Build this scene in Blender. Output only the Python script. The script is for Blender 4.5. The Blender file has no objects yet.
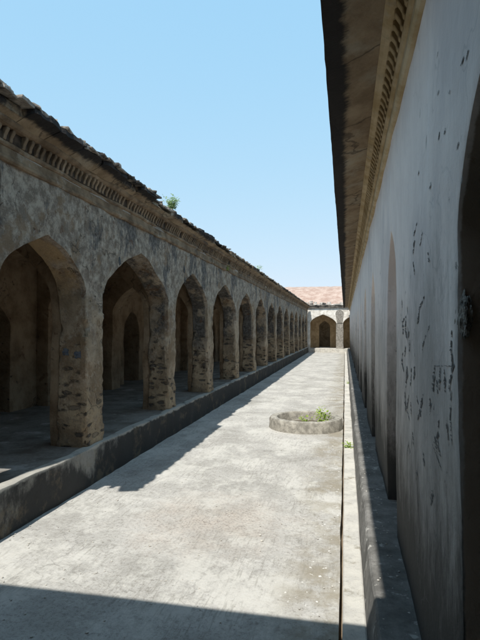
import bpy, bmesh, math, random
from mathutils import Vector, noise
R = random.Random(7)
scene = bpy.context.scene
C = scene.collection
H = 1.6
XL = -2.64; XR = 0.33; YEND = 36.2
# ------------------------------------------------------------------ materials
class NT:
    def __init__(s, name, rough=0.9):
        s.m = bpy.data.materials.new(name); s.m.use_nodes = True
        s.t = s.m.node_tree; s.n = s.t.nodes; s.l = s.t.links
        s.b = s.n['Principled BSDF']; s.b.inputs['Roughness'].default_value = rough
        s.b.inputs['Specular IOR Level'].default_value = 0.25
        s.geo = s.n.new('ShaderNodeNewGeometry'); s.P = s.geo.outputs['Position']
        sx = s.n.new('ShaderNodeSeparateXYZ'); s.l.new(s.P, sx.inputs[0])
        s.x, s.y, s.z = sx.outputs
    def _in(s, sock, v):
        if isinstance(v, (int, float, tuple)): sock.default_value = v
        else: s.l.new(v, sock)
    def vec(s, sc=(1, 1, 1), off=(0, 0, 0)):
        m = s.n.new('ShaderNodeMapping'); s.l.new(s.P, m.inputs[0])
        m.inputs['Scale'].default_value = sc; m.inputs['Location'].default_value = off
        return m.outputs[0]
    def noise(s, scale, sc=(1, 1, 1), off=(0, 0, 0), det=6, rough=0.6, dist=0.0):
        n = s.n.new('ShaderNodeTexNoise'); s.l.new(s.vec(sc, off), n.inputs['Vector'])
        n.inputs['Scale'].default_value = scale; n.inputs['Detail'].default_value = min(det, 7)
        n.inputs['Roughness'].default_value = rough; n.inputs['Distortion'].default_value = dist
        return n.outputs['Fac']
    def vor(s, scale, sc=(1, 1, 1), feat='DISTANCE_TO_EDGE', warp=0.0, out='Distance'):
        n = s.n.new('ShaderNodeTexVoronoi'); n.feature = feat; n.inputs['Scale'].default_value = scale
        v = s.vec(sc)
        if warp:
            nn = s.n.new('ShaderNodeTexNoise'); nn.inputs['Scale'].default_value = 3.0; nn.inputs['Detail'].default_value = 5
            s.l.new(s.P, nn.inputs['Vector'])
            mm = s.n.new('ShaderNodeVectorMath'); mm.operation = 'MULTIPLY_ADD'
            s.l.new(nn.outputs['Color'], mm.inputs[0]); mm.inputs[1].default_value = (warp,) * 3; s.l.new(v, mm.inputs[2])
            v = mm.outputs[0]
        s.l.new(v, n.inputs['Vector'])
        return n.outputs[out]
    def ramp(s, v, a, b, c=0.0, d=1.0):
        n = s.n.new('ShaderNodeMapRange'); n.interpolation_type = 'SMOOTHSTEP'
        s._in(n.inputs['Value'], v)
        n.inputs['From Min'].default_value = a; n.inputs['From Max'].default_value = b
        n.inputs['To Min'].default_value = c; n.inputs['To Max'].default_value = d
        return n.outputs[0]
    def math(s, op, a, b=0.0, clamp=False):
        n = s.n.new('ShaderNodeMath'); n.operation = op; n.use_clamp = clamp
        s._in(n.inputs[0], a); s._in(n.inputs[1], b)
        return n.outputs[0]
    def mul(s, *a):
        r = a[0]
        for q in a[1:]: r = s.math('MULTIPLY', r, q)
        return r
    def add(s, a, b): return s.math('ADD', a, b)
    def mix(s, a, b, f):
        n = s.n.new('ShaderNodeMix'); n.data_type = 'RGBA'
        s._in(n.inputs['Factor'], f)
        s._in(n.inputs['A'], a + (1,) if isinstance(a, tuple) else a)
        s._in(n.inputs['B'], b + (1,) if isinstance(b, tuple) else b)
        return n.outputs['Result']
    def bump(s, h, strength=0.5, dist=0.02):
        n = s.n.new('ShaderNodeBump'); n.inputs['Strength'].default_value = strength
        n.inputs['Distance'].default_value = dist; s.l.new(h, n.inputs['Height'])
        s.l.new(n.outputs[0], s.b.inputs['Normal'])
    def out(s, col):
        s._in(s.b.inputs['Base Color'], col + (1,) if isinstance(col, tuple) else col)
        return s.m

def mat_old_plaster(name, interior=False):
    t = NT(name)
    big = t.noise(1.1, off=(3, 1, 0), det=4); mid = t.noise(3.2, det=7, rough=0.68); fine = t.noise(16, det=7, rough=0.78)
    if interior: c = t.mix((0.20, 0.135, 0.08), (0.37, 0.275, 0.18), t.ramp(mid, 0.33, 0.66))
    else: c = t.mix((0.24, 0.175, 0.11), (0.44, 0.35, 0.25), t.ramp(mid, 0.35, 0.64))
    h = t.add(t.mul(fine, 0.7), t.mul(mid, 1.2))
    if not interior:
        # weathered grey render on the upper wall, tan undercoat left on the lower piers and in the arch reveals
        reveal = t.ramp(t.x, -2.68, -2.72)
        grey = t.ramp(t.math('SUBTRACT', t.add(t.mul(t.z, 0.17), t.mul(t.noise(1.9, off=(3, 1, 0), det=7, rough=0.7), 1.0)), t.mul(reveal, 0.10)), 0.74, 0.88)
        c = t.mix(c, t.mix((0.20, 0.16, 0.125), (0.47, 0.40, 0.32), t.ramp(t.noise(8, off=(3, 5, 0), rough=0.75), 0.40, 0.62)), t.mul(grey, 0.9))
        pale = t.ramp(t.noise(5.5, off=(9, 2, 5), det=7, rough=0.8), 0.54, 0.64)
        c = t.mix(c, (0.56, 0.49, 0.40), t.mul(pale, 0.45))
        sp = t.ramp(t.noise(17, off=(1, 2, 5), det=7, rough=0.85), 0.53, 0.62)
        c = t.mix(c, (0.12, 0.10, 0.085), t.mul(sp, 0.5))
        br = t.ramp(t.noise(2.1, off=(11, 2, 5), det=7, rough=0.75), 0.53, 0.61)
        c = t.mix(c, (0.23, 0.15, 0.085), t.mul(br, 0.7))
        # black algae running down from the cornice
        st = t.noise(1.5, sc=(1, 1, 0.5), off=(0, 5.2, 0), det=7, rough=0.72)
        dk = t.ramp(t.add(st, t.add(t.mul(t.z, 0.085), t.ramp(t.y, 5.5, 7.5, 0.0, 0.035))), 0.765, 0.82)
        c = t.mix(c, t.mix((0.065, 0.06, 0.057), (0.21, 0.19, 0.17), t.ramp(fine, 0.42, 0.62)), t.mul(dk, 0.9))
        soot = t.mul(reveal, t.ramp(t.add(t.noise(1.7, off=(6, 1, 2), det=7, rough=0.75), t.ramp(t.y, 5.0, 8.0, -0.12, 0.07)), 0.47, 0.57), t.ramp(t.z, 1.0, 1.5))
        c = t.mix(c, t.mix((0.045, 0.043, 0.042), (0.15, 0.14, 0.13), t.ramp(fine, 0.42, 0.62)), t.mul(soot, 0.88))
        och = t.mul(reveal, t.ramp(t.y, 5.6, 4.8), t.ramp(t.z, 1.7, 2.1))
        c = t.mix(c, (0.44, 0.30, 0.15), t.mul(och, t.ramp(mid, 0.35, 0.6), 0.7))
        # bare coursed rubble where the render has fallen from the piers
        lowm = t.ramp(t.add(t.math('SUBTRACT', t.z, t.mul(reveal, 0.35)), t.mul(t.noise(2.4, off=(1, 8, 0), det=7, rough=0.8), 3.6)), 2.85, 2.45)
        # dark stones showing through tan mortar, short and roughly coursed
        f1 = t.vor(6.5, sc=(1.0, 1.0, 2.6), warp=0.12, feat='F1'); cid = t.vor(6.5, sc=(1.0, 1.0, 2.6), warp=0.12, feat='F1', out='Color')
        sep = t.n.new('ShaderNodeSeparateColor'); t.l.new(cid, sep.inputs[0]); rnd = sep.outputs[0]
        rag = t.noise(15, sc=(1, 1, 2), off=(2, 2, 8), rough=0.8)
        holes = t.mul(t.ramp(t.add(f1, t.mul(rag, 1.0)), 0.98, 0.84), t.ramp(rnd, 0.36, 0.44))
        bare = t.mix(t.mix((0.27, 0.20, 0.13), (0.43, 0.335, 0.22), t.ramp(mid, 0.38, 0.6)), (0.17, 0.14, 0.11), t.mul(t.ramp(fine, 0.5, 0.62), 0.6))
        bare = t.mix(bare, t.mix((0.04, 0.038, 0.036), (0.13, 0.12, 0.11), sep.outputs[1]), t.mul(holes, 0.92))
        c = t.mix(c, bare, t.mul(lowm, 0.92))
        h = t.math('SUBTRACT', h, t.mul(lowm, t.add(0.25, t.mul(holes, 0.9))))
    red = t.ramp(t.noise(6, off=(4, 4, 4), det=5), 0.62, 0.68)
    c = t.mix(c, (0.15, 0.085, 0.05), t.mul(red, 0.7))
    crack = t.ramp(t.vor(1.1, warp=1.0), 0.012, 0.002)
    crm = t.ramp(t.noise(1.7, off=(7, 7, 7)), 0.50, 0.58)
    c = t.mix(c, (0.06, 0.05, 0.04), t.mul(crack, crm, 0.6))
    pit = t.ramp(t.vor(9, feat='F1', warp=0.25), 0.18, 0.09)
    pm = t.ramp(t.noise(2.6, off=(2, 9, 1)), 0.50, 0.60)
    c = t.mix(c, (0.07, 0.055, 0.045), t.mul(pit, pm, 0.7))
    h = t.math('SUBTRACT', h, t.mul(pit, pm, 0.6)); h = t.math('SUBTRACT', h, t.mul(crack, crm, 0.5))
    t.bump(h, 1.0, 0.035)
    return t.out(c)

def mat_cornice(name, ochre=False):
    t = NT(name)
    mid = t.noise(4, det=7, rough=0.65); fine = t.noise(22, det=6)
    if ochre: c = t.mix((0.42, 0.31, 0.165), (0.60, 0.49, 0.32), t.ramp(mid, 0.35, 0.65))
    else: c = t.mix((0.12, 0.082, 0.05), (0.27, 0.195, 0.125), t.ramp(mid, 0.35, 0.65))
    dk = t.ramp(t.noise(2.3, sc=(1, 1, 1.5), off=(5, 0, 2), det=7, rough=0.7), 0.53, 0.66)
    c = t.mix(c, (0.07, 0.055, 0.045), t.mul(dk, 0.35 if ochre else 0.75))
    pl = t.ramp(t.noise(7, off=(1, 0, 7), det=6), 0.58, 0.68)
    c = t.mix(c, (0.42, 0.38, 0.31), t.mul(pl, 0.3))
    t.bump(t.add(mid, t.mul(fine, 0.4)), 0.6, 0.015)
    return t.out(c)

def mat_soffit(name, edge, sign):
    # brown lime soffit, its outer edge black with algae in a ragged band
    t = NT(name)
    mid = t.noise(3.2, sc=(1.0, 0.8, 1), det=8, rough=0.68); fine = t.noise(16, det=7, rough=0.7)
    c = t.mix((0.20, 0.14, 0.085), (0.36, 0.275, 0.18), t.ramp(mid, 0.33, 0.68))
    gl = t.ramp(t.noise(2.1, off=(5, 3, 0), det=7, rough=0.7), 0.50, 0.66)
    c = t.mix(c, (0.40, 0.36, 0.28), t.mul(gl, 0.6))
    cr = t.ramp(t.vor(1.0, sc=(0.6, 1, 1), warp=0.5), 0.02, 0.004)
    c = t.mix(c, (0.07, 0.05, 0.035), t.mul(cr, 0.7))
    d = t.mul(t.math('SUBTRACT', t.x, edge), sign)       # distance in from the drip edge
    wob = t.add(t.mul(t.noise(1.2, off=(0, 2, 0), det=3), 0.10), t.mul(t.noise(14, sc=(0.35, 1, 1), det=7, rough=0.75), 0.12))
    dk = t.ramp(t.math('SUBTRACT', d, wob), 0.035, -0.015)
    c = t.mix(c, (0.018, 0.017, 0.018), t.mul(dk, 0.96))
    t.bump(t.add(mid, t.mul(fine, 0.6)), 0.8, 0.03)
    return t.out(c)

def mat_edge_stone():
    t = NT('lichened_edge_stone')
    mid = t.noise(6, det=8, rough=0.7); fine = t.noise(30, det=5)
    c = t.mix((0.12, 0.10, 0.085), (0.36, 0.32, 0.27), t.ramp(mid, 0.35, 0.62))
    c = t.mix(c, (0.03, 0.028, 0.027), t.mul(t.ramp(t.noise(3.1, off=(3, 3, 0), det=7, rough=0.7), 0.48, 0.58), 0.9))
    c = t.mix(c, (0.5, 0.47, 0.41), t.mul(t.ramp(t.noise(9, off=(8, 0, 0)), 0.6, 0.68), 0.6))
    t.bump(t.add(mid, t.mul(fine, 0.4)), 0.9, 0.02)
    return t.out(c)

def mat_whitewash():
    t = NT('stained_whitewash', 0.8)
    big = t.noise(0.9, sc=(1, 1, 0.6), off=(0, 3, 0), det=5); mid = t.noise(3.0, sc=(1, 1, 0.7), det=8, rough=0.72); fine = t.noise(22, sc=(1, 1, 0.8), det=7, rough=0.7)
    c = t.mix((0.82, 0.735, 0.69), (0.92, 0.835, 0.78), t.ramp(mid, 0.35, 0.65))
    c = t.mix(c, (0.66, 0.60, 0.58), t.mul(t.ramp(big, 0.48, 0.62), 0.75))
    c = t.mix(c, (0.90, 0.84, 0.81), t.mul(t.ramp(t.noise(7, sc=(1, 1, 0.3), off=(2, 2, 2), det=8, rough=0.75), 0.55, 0.66), 0.5))
    # rising damp: black growth with a ragged streaky top
    st = t.noise(2.6, sc=(1, 1.0, 0.4), off=(0, 1.3, 0), det=8, rough=0.8)
    st2 = t.noise(12, sc=(1, 1.0, 0.25), det=7, rough=0.8)
    lo2 = t.ramp(t.math('SUBTRACT', t.z, t.add(t.mul(st, 2.4), t.mul(st2, 1.0))), 0.4, -0.6)
    c = t.mix(c, (0.24, 0.23, 0.205), t.mul(lo2, 0.65))
    lo = t.ramp(t.math('SUBTRACT', t.z, t.add(t.mul(st, 1.5), t.mul(st2, 0.7))), 0.15, -0.55)
    c = t.mix(c, (0.035, 0.035, 0.032), t.mul(lo, 0.95))
    # flaked spots showing dark mortar
    pit = t.ramp(t.vor(5.5, sc=(1, 1.0, 0.45), feat='F1', warp=0.3), 0.13, 0.08)
    pm = t.ramp(t.noise(1.4, off=(3, 5.5, 2), det=3), 0.54, 0.62)
    c = t.mix(c, (0.09, 0.09, 0.09), t.mul(pit, pm, 0.8))
    fl = t.mul(t.ramp(t.noise(11, sc=(1, 0.7, 0.6), off=(1, 1, 1), det=6, rough=0.75), 0.63, 0.67), t.ramp(t.z, 2.4, 1.6))
    c = t.mix(c, (0.13, 0.13, 0.125), t.mul(fl, 0.75))
    cr = t.mul(t.ramp(t.vor(0.8, sc=(1, 1, 0.6), warp=0.9), 0.01, 0.002), t.ramp(big, 0.4, 0.55))
    c = t.mix(c, (0.2, 0.2, 0.2), t.mul(cr, 0.2))
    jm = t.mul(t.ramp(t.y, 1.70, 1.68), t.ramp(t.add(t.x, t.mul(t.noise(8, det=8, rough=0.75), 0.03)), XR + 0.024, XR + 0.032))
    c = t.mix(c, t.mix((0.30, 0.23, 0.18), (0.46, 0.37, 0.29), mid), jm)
    h = t.math('SUBTRACT', t.add(mid, t.mul(fine, 0.5)), t.mul(t.add(t.mul(pit, pm), fl), 0.6))
    t.bump(h, 0.7, 0.014)
    return t.out(c)

def mat_concrete(name, kind='slab'):
    t = NT(name, 0.92)
    big = t.noise(0.75, off=(2, 0, 0), det=5, rough=0.6); mid = t.noise(3.3, det=9, rough=0.7); fine = t.noise(30, det=8, rough=0.85)
    c = t.mix((0.33, 0.322, 0.298), (0.46, 0.45, 0.425), t.ramp(t.add(t.mul(big, 0.6), t.mul(mid, 0.4)), 0.38, 0.60))
    c = t.mix(c, (0.17, 0.16, 0.14), t.mul(t.ramp(fine, 0.48, 0.64), 0.7))
    if kind == 'slab':
        g9 = t.noise(85, off=(5, 5, 0), det=4, rough=0.7)
        c = t.mix(c, (0.15, 0.14, 0.12), t.mul(t.ramp(g9, 0.56, 0.66), 0.55))
        # pale laitance, a rough gravelly scab and dark organic staining along the right edge
        c = t.mix(c, (0.56, 0.55, 0.51), t.mul(t.ramp(t.noise(1.6, sc=(1, 0.8, 1), off=(0, 6, 0), det=10, rough=0.85), 0.45, 0.60), 0.68))
        e = t.ramp(t.add(t.x, t.mul(t.noise(2.0, off=(6, 0, 0), det=6), 1.0)), -0.05, 0.45)
        c = t.mix(c, (0.24, 0.21, 0.15), t.mul(e, t.ramp(t.noise(4, det=8, rough=0.7), 0.35, 0.62), 0.75))
        spk = t.mul(e, t.ramp(t.noise(20, off=(0, 0, 4), det=4), 0.64, 0.68))
        c = t.mix(c, (0.78, 0.77, 0.74), t.mul(spk, 0.9))
        gx = t.math('POWER', t.math('DIVIDE', t.add(t.x, 1.10), 0.8), 2.0); gy = t.math('POWER', t.math('DIVIDE', t.add(t.y, -4.1), 0.8), 2.0)
        gd = t.ramp(t.add(t.add(gx, gy), t.mul(t.noise(3, det=9, rough=0.75), 3.4)), 2.9, 0.9)
        peb = t.vor(42, feat='F1', warp=0.05)
        c = t.mix(c, t.mix((0.20, 0.165, 0.14), (0.42, 0.37, 0.32), t.ramp(peb, 0.15, 0.5)), t.mul(gd, 0.75))
        drk = t.ramp(t.noise(2.6, sc=(1, 0.6, 1), off=(4, 4, 0), det=9, rough=0.75), 0.56, 0.68)
        c = t.mix(c, (0.20, 0.19, 0.165), t.mul(drk, 0.15))
        crk = t.mul(t.ramp(t.vor(0.42, warp=0.8), 0.006, 0.001), t.ramp(t.noise(0.9, off=(3, 3, 0)), 0.45, 0.55))
        c = t.mix(c, (0.10, 0.09, 0.08), t.mul(crk, 0.25))
        cmb = t.noise(48, sc=(1.0, 0.10, 1), off=(0, 0, 2), det=3)
        c = t.mix(c, (0.20, 0.19, 0.165), t.mul(t.ramp(cmb, 0.52, 0.64), t.ramp(t.noise(1.3, off=(8, 3, 0)), 0.42, 0.58), 0.40))
        # faint combed tamping marks across the slab
        w = t.n.new('ShaderNodeTexWave'); w.bands_direction = 'DIAGONAL'; w.inputs['Scale'].default_value = 9
        w.inputs['Distortion'].default_value = 2.5; w.inputs['Detail'].default_value = 3
        t.l.new(t.vec((0.8, 1.9, 0)), w.inputs['Vector'])
        wm = t.mul(w.outputs['Fac'], t.ramp(t.noise(1.1, off=(8, 8, 0)), 0.42, 0.6))
        c = t.mix(c, (0.22, 0.21, 0.19), t.mul(wm, 0.04))
        hh = t.add(t.mul(fine, 0.7), t.add(t.mul(mid, 0.9), t.mul(wm, 0.06)))
        hh = t.add(hh, t.mul(gd, t.math('SUBTRACT', 1.0, peb), 0.8))
        t.bump(hh, 0.55, 0.012)
        return t.out(c)
    if kind == 'plinth':
        st = t.noise(1.3, sc=(1, 1, 0.35), off=(0, 2.5, 0), det=8, rough=0.7)
        side = t.ramp(t.geo_nz(), 0.8, 0.4) if hasattr(t, 'geo_nz') else 1.0
        c = t.mix(c, (0.20, 0.19, 0.165), 0.55)
        c = t.mix(c, (0.035, 0.035, 0.035), t.mul(t.ramp(t.add(t.math('SUBTRACT', t.add(t.mul(st, 0.7), t.mul(mid, 0.3)), t.mul(t.z, 0.30)), t.ramp(t.y, 3.5, 7.0, 0.02, 0.15)), 0.36, 0.47), 0.94))
        c = t.mix(c, (0.25, 0.20, 0.13), t.mul(t.ramp(t.noise(3, off=(4, 4, 0), rough=0.7), 0.52, 0.64), 0.35))
        c = t.mix(c, (0.50, 0.48, 0.43), t.mul(t.ramp(t.add(t.z, t.mul(mid, 0.14)), 0.42, 0.45), 0.7))
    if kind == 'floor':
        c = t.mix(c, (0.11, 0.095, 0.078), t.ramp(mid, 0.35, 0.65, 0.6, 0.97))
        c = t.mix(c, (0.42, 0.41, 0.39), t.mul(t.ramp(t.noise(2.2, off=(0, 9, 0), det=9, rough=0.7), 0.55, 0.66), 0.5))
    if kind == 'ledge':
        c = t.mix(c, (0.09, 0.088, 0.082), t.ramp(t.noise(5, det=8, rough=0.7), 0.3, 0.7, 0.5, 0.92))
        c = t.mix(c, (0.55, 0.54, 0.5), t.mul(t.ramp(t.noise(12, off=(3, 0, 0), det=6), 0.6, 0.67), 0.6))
    if kind == 'kerb':
        c = t.mix(c, (0.62, 0.60, 0.54), t.ramp(t.noise(3.5, off=(2, 3, 0), det=8, rough=0.7), 0.4, 0.6, 0.3, 0.75))
        c = t.mix(c, (0.20, 0.17, 0.11), t.mul(t.ramp(t.noise(5, off=(7, 3, 0), det=8, rough=0.7), 0.56, 0.66), 0.7))
    if kind == 'ring':
        c = t.mix((0.20, 0.19, 0.165), (0.42, 0.40, 0.35), t.ramp(t.noise(9, det=9, rough=0.75), 0.36, 0.64))
        peb = t.ramp(t.vor(38, feat='F1', warp=0.05), 0.35, 0.12)
        c = t.mix(c, (0.13, 0.12, 0.105), t.mul(peb, t.ramp(mid, 0.4, 0.6), 0.6))
    t.bump(t.add(t.mul(fine, 0.8), mid), 0.7, 0.015)
    return t.out(c)

def mat_simple(name, a, b, scale=8, bump=0.5, rough=0.95):
    t = NT(name, rough); n = t.noise(scale, det=8, rough=0.7)
    t.bump(n, bump, 0.02)
    return t.out(t.mix(a, b, t.ramp(n, 0.35, 0.65)))

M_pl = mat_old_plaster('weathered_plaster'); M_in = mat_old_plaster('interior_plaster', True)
M_cor = mat_cornice('brown_cornice'); M_och = mat_cornice('ochre_limewash', True)
M_sofL = mat_soffit('arcade_soffit', -2.33, -1.0); M_sofR = mat_soffit('whitewash_soffit', -0.107, 1.0)
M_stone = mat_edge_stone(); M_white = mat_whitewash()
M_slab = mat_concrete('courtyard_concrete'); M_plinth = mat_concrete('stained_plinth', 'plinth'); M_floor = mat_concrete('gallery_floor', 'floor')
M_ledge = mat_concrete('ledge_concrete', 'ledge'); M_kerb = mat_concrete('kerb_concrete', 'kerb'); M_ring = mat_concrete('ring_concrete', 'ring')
M_soil = mat_simple('soil', (0.05, 0.042, 0.03), (0.12, 0.10, 0.07), 10)
M_ground = mat_simple('dry_earth', (0.16, 0.12, 0.08), (0.26, 0.21, 0.15), 2)
M_rub = mat_simple('dark_mortar', (0.05, 0.05, 0.05), (0.13, 0.125, 0.12), 25)
M_dback = mat_simple('dark_brown', (0.03, 0.022, 0.016), (0.09, 0.065, 0.045), 12)  # even dark brown for the strip behind the arcade dentils
M_patch = mat_simple('chipped_mortar', (0.20, 0.18, 0.155), (0.60, 0.56, 0.50), 38, 1.0)
M_eave_shade = mat_simple('shade_dark_cornice', (0.035, 0.033, 0.03), (0.20, 0.18, 0.155), 4)  # end cornice: dark band of shade under the eave put into its colour
M_pstone = mat_simple('pale_stone', (0.22, 0.20, 0.18), (0.60, 0.57, 0.52), 5)
M_scr = mat_simple('flaked_mortar', (0.05, 0.048, 0.045), (0.26, 0.25, 0.24), 60)
M_rubble = mat_simple('bare_rubble', (0.16, 0.15, 0.13), (0.33, 0.31, 0.28), 12, 0.7)
M_roof = mat_simple('pink_roof_plaster', (0.30, 0.21, 0.17), (0.42, 0.33, 0.28), 2.5)
M_roofg = mat_simple('flat_roof', (0.22, 0.19, 0.16), (0.36, 0.32, 0.27), 3)
M_tan = mat_simple('tan_plaster', (0.42, 0.28, 0.15), (0.62, 0.45, 0.27), 3)
M_grille = mat_simple('blue_paint_mark', (0.06, 0.075, 0.10), (0.16, 0.17, 0.19), 30)
M_door = mat_simple('old_timber', (0.02, 0.014, 0.01), (0.05, 0.034, 0.022), 6)
def leaf_mat(name, col):
    t = NT(name, 0.6); n = t.noise(40)
    t.out(t.mix(col, tuple(v * 1.5 for v in col), n))
    tr = t.n.new('ShaderNodeBsdfTranslucent'); tr.inputs['Color'].default_value = tuple(v * 1.6 for v in col) + (1,)
    mx = t.n.new('ShaderNodeMixShader'); mx.inputs[0].default_value = 0.35
    t.l.new(t.b.outputs[0], mx.inputs[1]); t.l.new(tr.outputs[0], mx.inputs[2])
    t.l.new(mx.outputs[0], t.n['Material Output'].inputs['Surface'])
    return t.m
M_leaf = leaf_mat('pale_leaf', (0.24, 0.33, 0.17)); M_leafy = leaf_mat('yellow_green_leaf', (0.24, 0.34, 0.05))
M_stem = mat_simple('stem', (0.08, 0.09, 0.04), (0.13, 0.13, 0.06), 30)

# ------------------------------------------------------------------ helpers
def thing(name, label, cat, loc=(0, 0, 0), group=None):
    o = bpy.data.objects.new(name, None); C.objects.link(o); o.location = loc
    o['label'] = label; o['category'] = cat
    if group: o['group'] = group
    o.empty_display_size = 0.3
    return o
def wloc(p):
    v = Vector((0, 0, 0))
    while p is not None: v += p.location; p = p.parent
    return v
def link(name, bm, mat, parent=None, smooth=False):
    """vertices are given in world coordinates"""
    bmesh.ops.recalc_face_normals(bm, faces=bm.faces)
    off = wloc(parent)
    if off.length > 0: bmesh.ops.translate(bm, vec=-off, verts=bm.verts)
    me = bpy.data.meshes.new(name); bm.to_mesh(me); bm.free()
    for m in (mat if isinstance(mat, list) else [mat]): me.materials.append(m)
    if smooth:
        for p in me.polygons: p.use_smooth = True
        me.set_sharp_from_angle(angle=math.radians(32))
    o = bpy.data.objects.new(name, me); C.objects.link(o)
    if parent: o.parent = parent
    return o
def structure(o): o['kind'] = 'structure'; return o
def rough(bm, a1=0.012, a2=0.006, f1=2.6, f2=11.0, zero=None):
    for v in bm.verts:
        p = v.co.copy()
        k = 1.0 if zero is None else zero(p)
        v.co = p + noise.noise_vector(p * f1) * a1 * k + noise.noise_vector(p * f2 + Vector((5, 3, 1))) * a2 * k
def chips(bm):
    # crisp bites out of the arrises: cells of broken render, thresholded so the edges stay angular
    bm.normal_update()
    for v in bm.verts:
        if not v.link_faces: continue
        nn = [f.normal for f in v.link_faces]; sp = min(nn[0].dot(q) for q in nn)
        if sp < 0.85:
            k = noise.cell(Vector((v.co.x * 2, v.co.y * 3, v.co.z * 9))) + 0.9 * noise.noise(v.co * 3)
            if k > 0.5: v.co -= v.normal * (0.012 + 0.035 * min(0.8, k - 0.5))
def sharp_bevel(bm, off, seg=2, keep=None):
    bmesh.ops.recalc_face_normals(bm, faces=bm.faces)
    es = [e for e in bm.edges if len(e.link_faces) == 2 and e.calc_face_angle(0) > 0.9 and (keep is None or keep(e))]
    if es: bmesh.ops.bevel(bm, geom=es, offset=off, segments=seg, profile=0.6, affect='EDGES', clamp_overlap=True)
def grid_quad(bm, p00, p10, p11, p01, n, m):
    """bilinear patch"""
    g = [[None] * (m + 1) for _ in range(n + 1)]
    for i in range(n + 1):
        for j in range(m + 1):
            u, v = i / n, j / m
            g[i][j] = bm.verts.new((p00 * (1 - u) + p10 * u) * (1 - v) + (p01 * (1 - u) + p11 * u) * v)
    for i in range(n):
        for j in range(m): bm.faces.new((g[i][j], g[i + 1][j], g[i + 1][j + 1], g[i][j + 1]))
def box_grid(bm, lo, hi, step=0.08, faces='xXyYzZ'):
    x0, y0, z0 = lo; x1, y1, z1 = hi
    V = lambda a, b, c: Vector((a, b, c))
    N = lambda a, b: max(1, int(round(abs(b - a) / step)))
    nx, ny, nz = N(x0, x1), N(y0, y1), N(z0, z1)
    if 'x' in faces: grid_quad(bm, V(x0, y0, z0), V(x0, y1, z0), V(x0, y1, z1), V(x0, y0, z1), ny, nz)
    if 'X' in faces: grid_quad(bm, V(x1, y0, z0), V(x1, y1, z0), V(x1, y1, z1), V(x1, y0, z1), ny, nz)
    if 'y' in faces: grid_quad(bm, V(x0, y0, z0), V(x1, y0, z0), V(x1, y0, z1), V(x0, y0, z1), nx, nz)
    if 'Y' in faces: grid_quad(bm, V(x0, y1, z0), V(x1, y1, z0), V(x1, y1, z1), V(x0, y1, z1), nx, nz)
    if 'z' in faces: grid_quad(bm, V(x0, y0, z0), V(x1, y0, z0), V(x1, y1, z0), V(x0, y1, z0), nx, ny)
    if 'Z' in faces: grid_quad(bm, V(x0, y0, z1), V(x1, y0, z1), V(x1, y1, z1), V(x0, y1, z1), nx, ny)
    bmesh.ops.remove_doubles(bm, verts=bm.verts, dist=1e-5)
def plain_box(bm, lo, hi, jit=0.0):
    x0, y0, z0 = lo; x1, y1, z1 = hi
    vs = [bm.verts.new((x + R.uniform(-jit, jit), y + R.uniform(-jit, jit), z + R.uniform(-jit, jit))) for x in (x0, x1) for y in (y0, y1) for z in (z0, z1)]
    for f in ((0, 1, 3, 2), (4, 6, 7, 5), (0, 4, 5, 1), (2, 3, 7, 6), (0, 2, 6, 4), (1, 5, 7, 3)): bm.faces.new([vs[i] for i in f])
def arch_h(t, zs, za):
    t = min(1.0, abs(t))
    return zs + (za - zs) * (0.46 * (1 - t) + 0.54 * math.sqrt(max(0.0, 1 - t * t)))
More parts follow.
